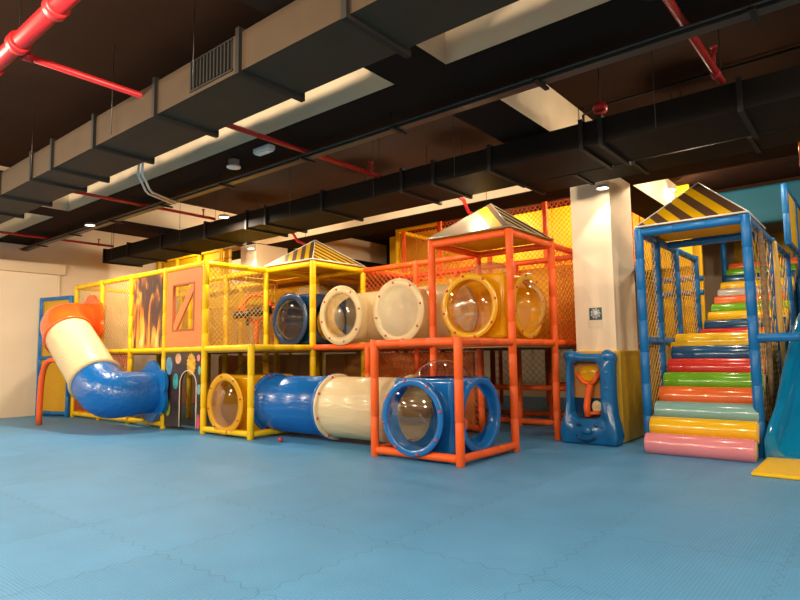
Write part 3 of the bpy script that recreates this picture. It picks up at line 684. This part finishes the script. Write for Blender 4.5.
# orange board with window
wp = thing('window_board', 'plain orange board with a rectangular barred window above the arched door', 'panel', (-1.8, 0, z0))
MB().plate([(-2.33, z0), (-1.27, z0), (-1.27, z1), (-2.33, z1)], [(-2.13, 1.64), (-1.50, 1.64), (-1.50, 2.40), (-2.13, 2.40)], -.02, .02).build('board', 'orangeboard', wp)
M['edgebrown'] = mat('brown edge', (.42, .10, .03), .5)
MB().plate([(-2.15, 1.62), (-1.48, 1.62), (-1.48, 2.42), (-2.15, 2.42)], [(-2.12, 1.65), (-1.51, 1.65), (-1.51, 2.39), (-2.12, 2.39)], -.026, .022).build('window_frame', 'edgebrown', wp)
mb = MB(); mb.slab([(-2.13, 1.64), (-2.04, 1.64), (-1.50, 2.30), (-1.50, 2.40), (-1.58, 2.40), (-2.13, 1.74)], -.017, .017); mb.build('diagonal_brace', 'orangeboard', wp)
# planet panel with arched doorway
pp = thing('planet_panel', 'dark panel printed with planets around an arched doorway', 'panel', (-1.8, 0, 0))
M['space'] = mat('dark space print', (.045, .022, .02), .4, noise=.4, nscale=6)
n = 40
ai = [(-1.87, .06)] + [(-1.87, .3), (-1.87, .55), (-1.87, .74)] + [(-1.625 - .245 * math.cos(PI * k / 12), .74 + .24 * math.sin(PI * k / 12)) for k in range(1, 12)] + [(-1.38, .74), (-1.38, .55), (-1.38, .3), (-1.38, .06)]
ao = [(-2.34, .06)] + [(-2.34, .3), (-2.34, .6), (-2.34, 1.0)] + [(-2.34 + 1.07 * k / 12, 1.27) for k in range(1, 12)] + [(-1.27, 1.0), (-1.27, .6), (-1.27, .3), (-1.27, .06)]
mb = MB(); nn = len(ao)
F = [mb.v((x, -.018, z)) for x, z in ao]; Fi = [mb.v((x, -.018, z)) for x, z in ai]; K = [mb.v((x, .018, z)) for x, z in ao]; Ki = [mb.v((x, .018, z)) for x, z in ai]
cn = [mb.v((-2.34, -.018, 1.27)), mb.v((-1.27, -.018, 1.27)), mb.v((-2.34, .018, 1.27)), mb.v((-1.27, .018, 1.27))]
for i in range(nn - 1):
    mb.f([F[i], F[i + 1], Fi[i + 1], Fi[i]]); mb.f([K[i + 1], K[i], Ki[i], Ki[i + 1]]); mb.f([Fi[i], Fi[i + 1], Ki[i + 1], Ki[i]])
mb.f([F[3], cn[0], F[4]]); mb.f([F[nn - 5], cn[1], F[nn - 4]]); mb.f([K[3], K[4], cn[2]]); mb.f([K[nn - 5], K[nn - 4], cn[3]])
mb.build('board', 'space', pp, recalc=True)
mb = MB(); mb.tube([(x, -.02, z) for x, z in ai], .009, 6); mb.build('arch_trim', 'beam', pp)
def planet(x, z, r, col, sz=1.0, spikes=0, band=None):
    mm = mat('planet print', col, .4, noise=.45, nscale=9)
    mb = MB(); n = 32
    pts = []
    for k in range(n):
        a = 2 * PI * k / n; rr = r * (1.28 if spikes and k % 2 == 0 else 1)
        pts.append((x + rr * math.cos(a), z + rr * sz * math.sin(a)))
    mb.slab(pts, -.023, -.0185); mb.build('planet_print', mm, pp)
planet(-2.21, 1.05, .10, (.10, .32, .5), 1.5); planet(-1.93, 1.17, .085, (.75, .38, .22), 1.0); planet(-1.59, 1.06, .0, (.8, .4, .02), 1)
planet(-2.0, .80, .08, (.05, .35, .36), 1.6); planet(-1.54, 1.08, .11, (.85, .42, .02), 1.35, 1); planet(-1.33, 1.18, .045, (.75, .2, .25), 1.2)
planet(-2.24, .36, .085, (.42, .55, .05), 1.6); planet(-1.315, .18, .045, (.65, .08, .2), 2.6)
planet(-2.29, .62, .04, (.75, .35, .25), 1.6); planet(-1.31, .68, .045, (.2, .45, .55), 1.8); planet(-1.30, .98, .035, (.15, .5, .5), 2.0)

# ------------------------------------------------------------------ hoop cannons
def cannon(label, x, y, m):
    t = thing('ball_cannon', label, 'toy cannon', (x, y, D))
    mb = MB(); mb.lathe([(0, 0), (.14, 0), (.14, .03), (.045, .05), (.04, .06)], (x, y, D + .0), (0, 0, 1), 18); mb.foam((x, y, D + .04), (x, y, 1.86), .04); mb.build('stand', 'orange', t)
    h_ = Vector((.73, .68, 0)); n_ = Vector((.68, -.73, 0)); c0 = Vector((x, y, 2.09))
    MB().rings([[c0 + (h_ * math.cos(a) + Vector((0, 0, 1)) * math.sin(a)) * (.25 + .038 * math.cos(b)) + n_ * .038 * math.sin(b) for b in (2 * PI * j / 12 for j in range(12))] for a in (2 * PI * k / 36 for k in range(37))], True, False).build('hoop', 'orange', t)
    mb = MB(); g = Vector((x, y, 2.0)) + n_ * .09 - h_ * .05; d = Vector((-.70, -.66, -.16)).normalized()
    mb.lathe([(.03, -.34), (.075, -.34), (.085, -.26), (.085, -.05), (.06, 0), (.055, .18), (.07, .2), (.07, .34), (.05, .36), (.04, .3)], g, d, 18)
    mb.build('barrel', m, t)
    mb = MB(); h = g + d * .12; mb.tube([h + Vector((0, 0, -.05)), h - d * .03 + Vector((0, 0, -.22))], .03, 8); mb.build('grip', m, t)
    for s in (-1, 1): MB().foam(c0 + h_ * (s * .27), c0 + h_ * (s * .38), .03).build('side_lug', 'orange', t)
    return t
cannon('black ball cannon on an orange hoop stand, seen through the yellow nets', -1.86, 1.5, 'gun')
cannon('black ball cannon on an orange hoop stand, seen through the dark blue cube', -1.75, 2.75, 'gun')

# ------------------------------------------------------------------ column dressing: sign, pad, bear board
M['padyellow'] = mat('yellow pad vinyl', (.66, .40, .03), .4, .4, noise=.15, nscale=3, bump=.1, bscale=5)
cp = thing('column_pad', 'yellow padded wrap around the foot of the cream column', 'pad', (4.1, 3.0, 0))
MB().box(4.392, 4.45, 2.53, 3.48, .01, 1.2).build('pad_sheet', 'padyellow', cp, bevel=.012)
MB().box(3.80, 4.44, 2.515, 2.575, .01, 1.2).build('pad_sheet', 'padyellow', cp, bevel=.012)
sg = thing('wall_sign', 'small dark square sign on the cream column', 'sign', (4.17, 2.575, 1.66))
mb = MB(); mb.box(4.045, 4.215, 2.57, 2.579, 1.62, 1.785); mb.build('plate', 'signblue', sg)
mb = MB(); mb.lathe([(.0005, 0), (.05, 0), (.05, .003), (.0005, .003)], (4.13, 2.570, 1.705), (0, -1, 0), 20)
for k in range(9): a = 2 * PI * k / 9; mb.lathe([(.0005, 0), (.016, 0), (.016, .003), (.0005, .003)], (4.13 + .055 * math.cos(a), 2.570, 1.705 + .055 * math.sin(a)), (0, -1, 0), 10)
mb.build('emblem', 'signgrey', sg)
tag(MB().box(4.03, 4.23, 2.572, 2.579, 1.52, 1.612).build('paper_label', 'label'), 'cream paper note stuck on the column just below the dark sign', 'note')

bear = thing('bear_board', 'blue bear shaped play board with a window and a smiling face, against the column', 'play board', (4.10, 2.33, 0))
outl = [(-.35, .0), (.36, .0), (.395, .10), (.375, .22), (.34, .36), (.325, .55), (.325, .8), (.33, 1.0), (.335, 1.04), (.345, 1.08), (.34, 1.13), (.31, 1.175), (.26, 1.19), (.215, 1.17), (.17, 1.16), (.0, 1.165), (-.10, 1.165), (-.14, 1.18), (-.18, 1.195), (-.23, 1.19), (-.275, 1.15), (-.295, 1.09), (-.30, 1.0), (-.305, .8), (-.315, .55), (-.33, .36), (-.365, .22), (-.38, .10)]
def resample(poly, n, c):
    res = []
    L = []; tot = 0
    m_ = len(poly)
    for i in range(n):
        a = 2 * PI * i / n; d = Vector((math.sin(a), math.cos(a))); best = None
        for j in range(m_):
            p = Vector(poly[j]) - Vector(c); q = Vector(poly[(j + 1) % m_]) - Vector(c); e = q - p
            den = d.x * e.y - d.y * e.x
            if abs(den) < 1e-9: continue
            tt = (p.x * e.y - p.y * e.x) / den; uu = (p.x * d.y - p.y * d.x) / den
            if tt > 0 and -1e-6 <= uu <= 1 + 1e-6 and (best is None or tt > best): best = tt
        res.append((c[0] + d.x * best, c[1] + d.y * best))
    return res
def rrect(x0, x1, z0, z1, r, k=6):
    out = []
    for cx, cz, a0 in ((x1 - r, z1 - r, 0), (x0 + r, z1 - r, 90), (x0 + r, z0 + r, 180), (x1 - r, z0 + r, 270)):
        out += [(cx + r * math.cos(math.radians(a0 + 90 * i / k)), cz + r * math.sin(math.radians(a0 + 90 * i / k))) for i in range(k + 1)]
    return out
N_ = 120; cc = (-.03, .68)
oo = resample(outl, N_, cc); w1 = resample(rrect(-.25, .175, .30, 1.08, .10), N_, cc); w2 = resample(rrect(-.238, .163, .315, 1.065, .09), N_, cc)
oo2 = [(cc[0] + (x - cc[0]) * .95, max(.0, cc[1] + (z - cc[1]) * .96)) for x, z in oo]
mb = MB()
def yoff(z): return -.10 * max(0, min(1, (.5 - z) / .3)) ** 1.0 if z < .5 else 0
R_ = [[(x, .10, z) for x, z in oo], [(x, -.02 + yoff(z), z) for x, z in oo], [(x, -.075 + yoff(z) * .8, z) for x, z in oo2],
      [(x, -.085, z) for x, z in w1], [(x, -.06, z) for x, z in w2], [(x, .08, z) for x, z in w2]]
mb.rings([[Vector((x + 4.10, y + 2.33, z + .004)) for x, y, z in r] for r in R_], True, False)
M['bearblue'] = mat('blue moulded plastic', (.005, .13, .36), .25, .5, coat=.3)
bf = mb.build('board', 'bearblue', bear)
def B3(x, y, z): return (x + 4.10, y + 2.33, z)
for s, sx in ((-1, -.235), (1, .27)):
    MB().ball(B3(sx, -.045, 1.13), .085, 16, 10, (1, .55, 1)).build('ear', 'bearblue', bf); 
for sx in (-.10, .12): MB().ball(B3(sx, -.165, .255), .026, 12, 8, (1, .6, 1)).build('eye', 'navypl', bf)
MB().ball(B3(.0, -.175, .18), .06, 16, 10, (1.1, .45, .75)).build('nose', 'bearblue', bf)
MB().tube([B3(.14 * math.sin(a), -.188, .165 - .11 * math.cos(a)) for a in (-1.1 + 2.2 * k / 12 for k in range(13))], .012, 8).build('mouth', 'navypl', bf)
for z in (.50, .72, .92): MB().ball(B3(.25, -.075, z), .03, 12, 8, (1, .4, 1)).build('stud', 'bearblue', bf)
# stand-in shapes for the board's window: an orange fork before yellow and dark ones
MB().box(*[v for p in ((3.83, 4.28), (2.435, 2.45), (.31, 1.06)) for v in p]).build('back_sheet', 'obrown', bear)
mb = MB(); mb.tube([B3(-.05, .03, .34), B3(-.06, .03, .48), B3(-.03, .03, .64), B3(.0, .03, .76)], .045, 10); mb.tube([B3(.0, .03, .76), B3(-.1, .03, .80), B3(-.17, .03, .90)], .03, 8); mb.tube([B3(.0, .03, .76), B3(.07, .03, .82), B3(.12, .03, .93)], .03, 8); mb.tube([B3(-.05, .03, .38), B3(.12, .03, .40)], .025, 8); mb.build('forked_shape', 'orange', bear)
MB().ball(B3(-.02, .05, .90), .14, 16, 10, (1.1, .25, .75)).build('yellow_cap', 'ypl', bear)
MB().box(*[v for p in ((3.84, 4.27), (2.42, 2.434), (.325, .58)) for v in p]).build('dark_strip', 'navypl', bear)
MB().ball(B3(.07, .045, .47), .07, 14, 8, (1, .2, 1.2)).build('cream_disc', 'cpl', bear)

# ------------------------------------------------------------------ rainbow stairs on the right
SX0, SX1 = 4.89, 6.01
frame('blue netted stair tower over the rainbow roller stairs', 'bluefoam',
      [(4, 2, 0, T), (5, 2, 0, T), (4, 2.6, 0, T), (4, 3.4, 0, T), (4, 4.4, 0, T), (5, 3.6, 0, T), (5, 5, 0, T), (4, 6.4, 0, U - .3), (5, 6.4, 0, U - .3), (4.5, 6.6, 2.8, U - .3)],
      [((4, 2), (5, 2), T), ((4, 2), (4, 2.6), T), ((4, 2.6), (4, 3.4), T), ((4, 3.4), (4, 4.4), T), ((5, 2), (5, 3.6), T), ((5, 3.6), (5, 5), T), ((4, 3), (5, 3), T), ((4, 2), (4, 2.6), D), ((4, 2.6), (4, 3.4), D), ((5, 2), (5, 3), D), ((3.3, 5), (4, 5), 2.45), ((3.3, 5), (4, 5), 2.2), ((5, 2), (5.4, 2), D), ((3.66, 3), (4, 2), 2.35), ((4, 6.4), (5, 6.4), U - .3)],
      [((4, 2), (4, 2.6), B, T, 'net_y', .08), ((4, 2.6), (4, 4.4), D, T, 'net_y', .09), ((4, 2.6), (4, 3.4), B, D, 'net_w', .05), ((5, 2), (5, 3.6), D, T, 'net_y', .22), ((5, 3.6), (5, 5), D, T, 'net_y', .22), ((5, 2), (5, 3.6), B, D, 'net_w', .1)],
      [], 'net_w', r=.055, name='play_frame')
tag(MB().box(4.82, 5.98, 3.45, 5.0, D - .1, D - .01).build('landing_pad', 'ydull', bevel=.02), 'yellow padded landing half way up the rainbow stairs', 'pad')
cols = {'pink': (.80, .26, .30), 'yellow': (.86, .50, .01), 'pale teal': (.22, .42, .40), 'orange': (.82, .15, .03), 'green': (.14, .40, .015), 'red': (.62, .03, .02), 'dark blue': (.01, .075, .19), 'grey': (.40, .38, .36)}
for cn_, cv in cols.items(): M['roll_' + cn_] = mat(cn_ + ' gloss vinyl', cv, .22, .5, coat=.5, bump=.12, bscale=9, stretch=(.25, 1, 1))
def roll(label, y, zt, c, r=.125):
    t = thing('stair_roller', label, 'stair roller', ((SX0 + SX1) / 2, y, zt - 2 * r), 'rainbow stair rollers')
    MB().lathe([(r - .012, 0), (r - .003, .004), (r, .012), (r, SX1 - SX0 - .012), (r - .003, SX1 - SX0 - .004), (r - .012, SX1 - SX0)], (SX0, y, zt - r), (1, 0, 0), 32).build('roller_cover', 'roll_' + c, t)
    for x, s in ((SX0, 1), (SX1 - .004, 1)): MB().lathe([(.0005, 0), (r - .014, 0), (r - .014, .004), (.0005, .004)], (x, y, zt - r), (1, 0, 0), 24).build('end_disc', 'beam', t)
    return t
f1 = [('pink', 'pink stair roller lying on the floor, lowest step'), ('yellow', 'yellow stair roller resting just above the pink one'), ('pale teal', 'pale teal stair roller, third step'), ('orange', 'orange stair roller above the pale teal one'), ('green', 'green stair roller of the lower flight, between orange and red'), ('red', 'red stair roller of the lower flight, above the green'), ('dark blue', 'dark blue stair roller of the lower flight'), ('yellow', 'yellow stair roller at the edge of the landing')]
for i, (c, lb) in enumerate(f1):
    roll(lb, 2.02 + i * .222, .235 + i * .170, c)
f2 = [('red', 'red stair roller, first step above the landing'), ('dark blue', 'dark blue stair roller just above the landing'), ('yellow', 'yellow stair roller of the upper flight, above dark blue'), ('green', 'green stair roller low in the upper flight'), ('orange', 'orange stair roller in the middle of the upper flight'), ('grey', 'grey stair roller in the upper flight'), ('yellow', 'yellow stair roller high in the upper flight, above grey'), ('dark blue', 'dark blue stair roller near the top'), ('green', 'green stair roller, second from the top'), ('orange', 'orange stair roller at the very top of the stairs')]
for i, (c, lb) in enumerate(f2):
    roll(lb, 5.05 + i * .29, 1.53 + i * .150, c, .125)
for lb, pr_ in (('dark vinyl wedge under the lower flight of rainbow rollers', [(2.25, .01), (3.42, .01), (3.42, 1.10), (2.25, .10)]), ('dark vinyl wedge under the upper flight of rainbow rollers', [(5.1, .01), (7.9, .01), (7.9, 2.56), (5.1, 1.24)])):
    mb = MB(); A = [mb.v((4.93, y, z)) for y, z in pr_]; Bv = [mb.v((5.95, y, z)) for y, z in pr_]
    mb.f(A); mb.f(Bv[::-1])
    for i in range(4): mb.f([A[i], A[(i + 1) % 4], Bv[(i + 1) % 4], Bv[i]])
    tag(mb.build('foam_wedge', 'navypl'), lb, 'foam wedge')
# gathered net bundles on the right side
for x, y, lb in ((6.06, 2.95, 'brown gathered net bundle hanging beside the stair post'), (6.08, 4.0, 'tan gathered net bundle hanging further back on the stair rail')):
    tag(MB().tube([(x, y, 2.64), (x + .01, y - .01, 2.2), (x, y + .02, 1.7), (x + .01, y, 1.2), (x, y, .5)], [.025, .035, .035, .03, .025], 10).build('net_bundle', 'rope' if y < 3.5 else 'net_w'), lb, 'net')
# blue framed yellow screen above right rail
sc_ = thing('screen_panel', 'tall blue framed yellow screen standing above the right hand stair rail', 'screen', (6.16, 4.8, 2.7))
for y in (4.8, 5.9, 7.0): MB().foam((6.16, y, 2.7), (6.16, y, 3.6), .045).build('post', 'bluefoam', sc_)
MB().foam((6.16, 4.84, 3.56), (6.16, 7.0, 3.56), .04).build('rail', 'bluefoam', sc_)
MB().foam((6.16, 4.84, 2.72), (6.16, 7.0, 2.72), .04).build('rail', 'bluefoam', sc_)
MB().box(6.14, 6.18, 4.87, 5.85, 2.77, 3.52).build('infill', 'ydull', sc_); MB().box(6.14, 6.18, 5.95, 6.95, 2.77, 3.52).build('infill', 'ydull', sc_)

# ------------------------------------------------------------------ blue wave slide and mat
sl = thing('wave_slide', 'glossy teal blue slide at the right edge of the stairs', 'slide', (6.5, 3.0, 0))
side = [(2.26, .0), (2.26, .26), (2.36, .38), (2.6, .58), (2.9, .97), (3.2, 1.32), (3.5, 1.60), (3.6, 1.66), (3.9, 1.68), (4.2, 1.66)]
mb = MB()
def sx(y): return 6.05 + min(.27, (y - 2.25) * .205)
WR = .95
rows = []
for y, z in side:
    bed = max(.02, z - .22 - .06 * (z > .5)); x = sx(y); x2 = x + WR - (x - 6.05) * 2
    e = .05
    rows.append([Vector(p) for p in ((x, y, 0.004), (x, y, max(.004, z - .05)), (x + .02, y, z - .012), (x + e, y, z), (x + 2 * e, y, z - .02), (x + 2.6 * e, y + .0, bed + .05), (x + 4 * e, y, bed), ((x + x2) / 2, y, bed - .005), (x2 - 4 * e, y, bed), (x2 - 2.6 * e, y, bed + .05), (x2 - 2 * e, y, z - .02), (x2 - e, y, z), (x2 - .02, y, z - .012), (x2, y, max(.004, z - .05)), (x2, y, .004))])
mb.rings(rows, True, True)
mb.build('chute', 'teal', sl, bevel=.01)
tag(MB().box(6.08, 7.2, 1.2, 2.22, .003, .035).build('landing_mat', 'yellow', bevel=.008), 'flat yellow mat on the floor at the foot of the teal slide', 'mat')

# ------------------------------------------------------------------ camera, world, colour
cd = bpy.data.cameras.new('camera'); cam = bpy.data.objects.new('camera', cd); COL.objects.link(cam)
yaw, pitch, roll_, f = 2.25542372, .0929431176, -.0136537061, 591.700984
fw = Vector((math.cos(yaw) * math.cos(pitch), math.sin(yaw) * math.cos(pitch), math.sin(pitch)))
rt = Vector((math.sin(yaw), -math.cos(yaw), 0)); up = rt.cross(fw)
c_, s_ = math.cos(roll_), math.sin(roll_)
r2 = rt * c_ + up * s_; u2 = up * c_ - rt * s_
mw = Matrix((r2, u2, -fw)).transposed().to_4x4(); mw.translation = (7.14591653, -5.31439526, 1.17926460)
cam.matrix_world = mw
cd.sensor_fit = 'HORIZONTAL'; cd.sensor_width = 36; cd.lens = f / 800 * 36; cd.clip_start = .05
S.camera = cam
w = bpy.data.worlds.new('world'); S.world = w; w.use_nodes = True
w.node_tree.nodes['Background'].inputs[0].default_value = (.01, .008, .006, 1)
S.view_settings.view_transform = 'Standard'; S.view_settings.look = 'None'; S.view_settings.gamma = 1
S.view_settings.exposure = 0.9
S.view_settings.use_curve_mapping = False
S.cycles.use_denoising = True
S.cycles.max_bounces = 10; S.cycles.transparent_max_bounces = 24; S.cycles.sample_clamp_indirect = 6
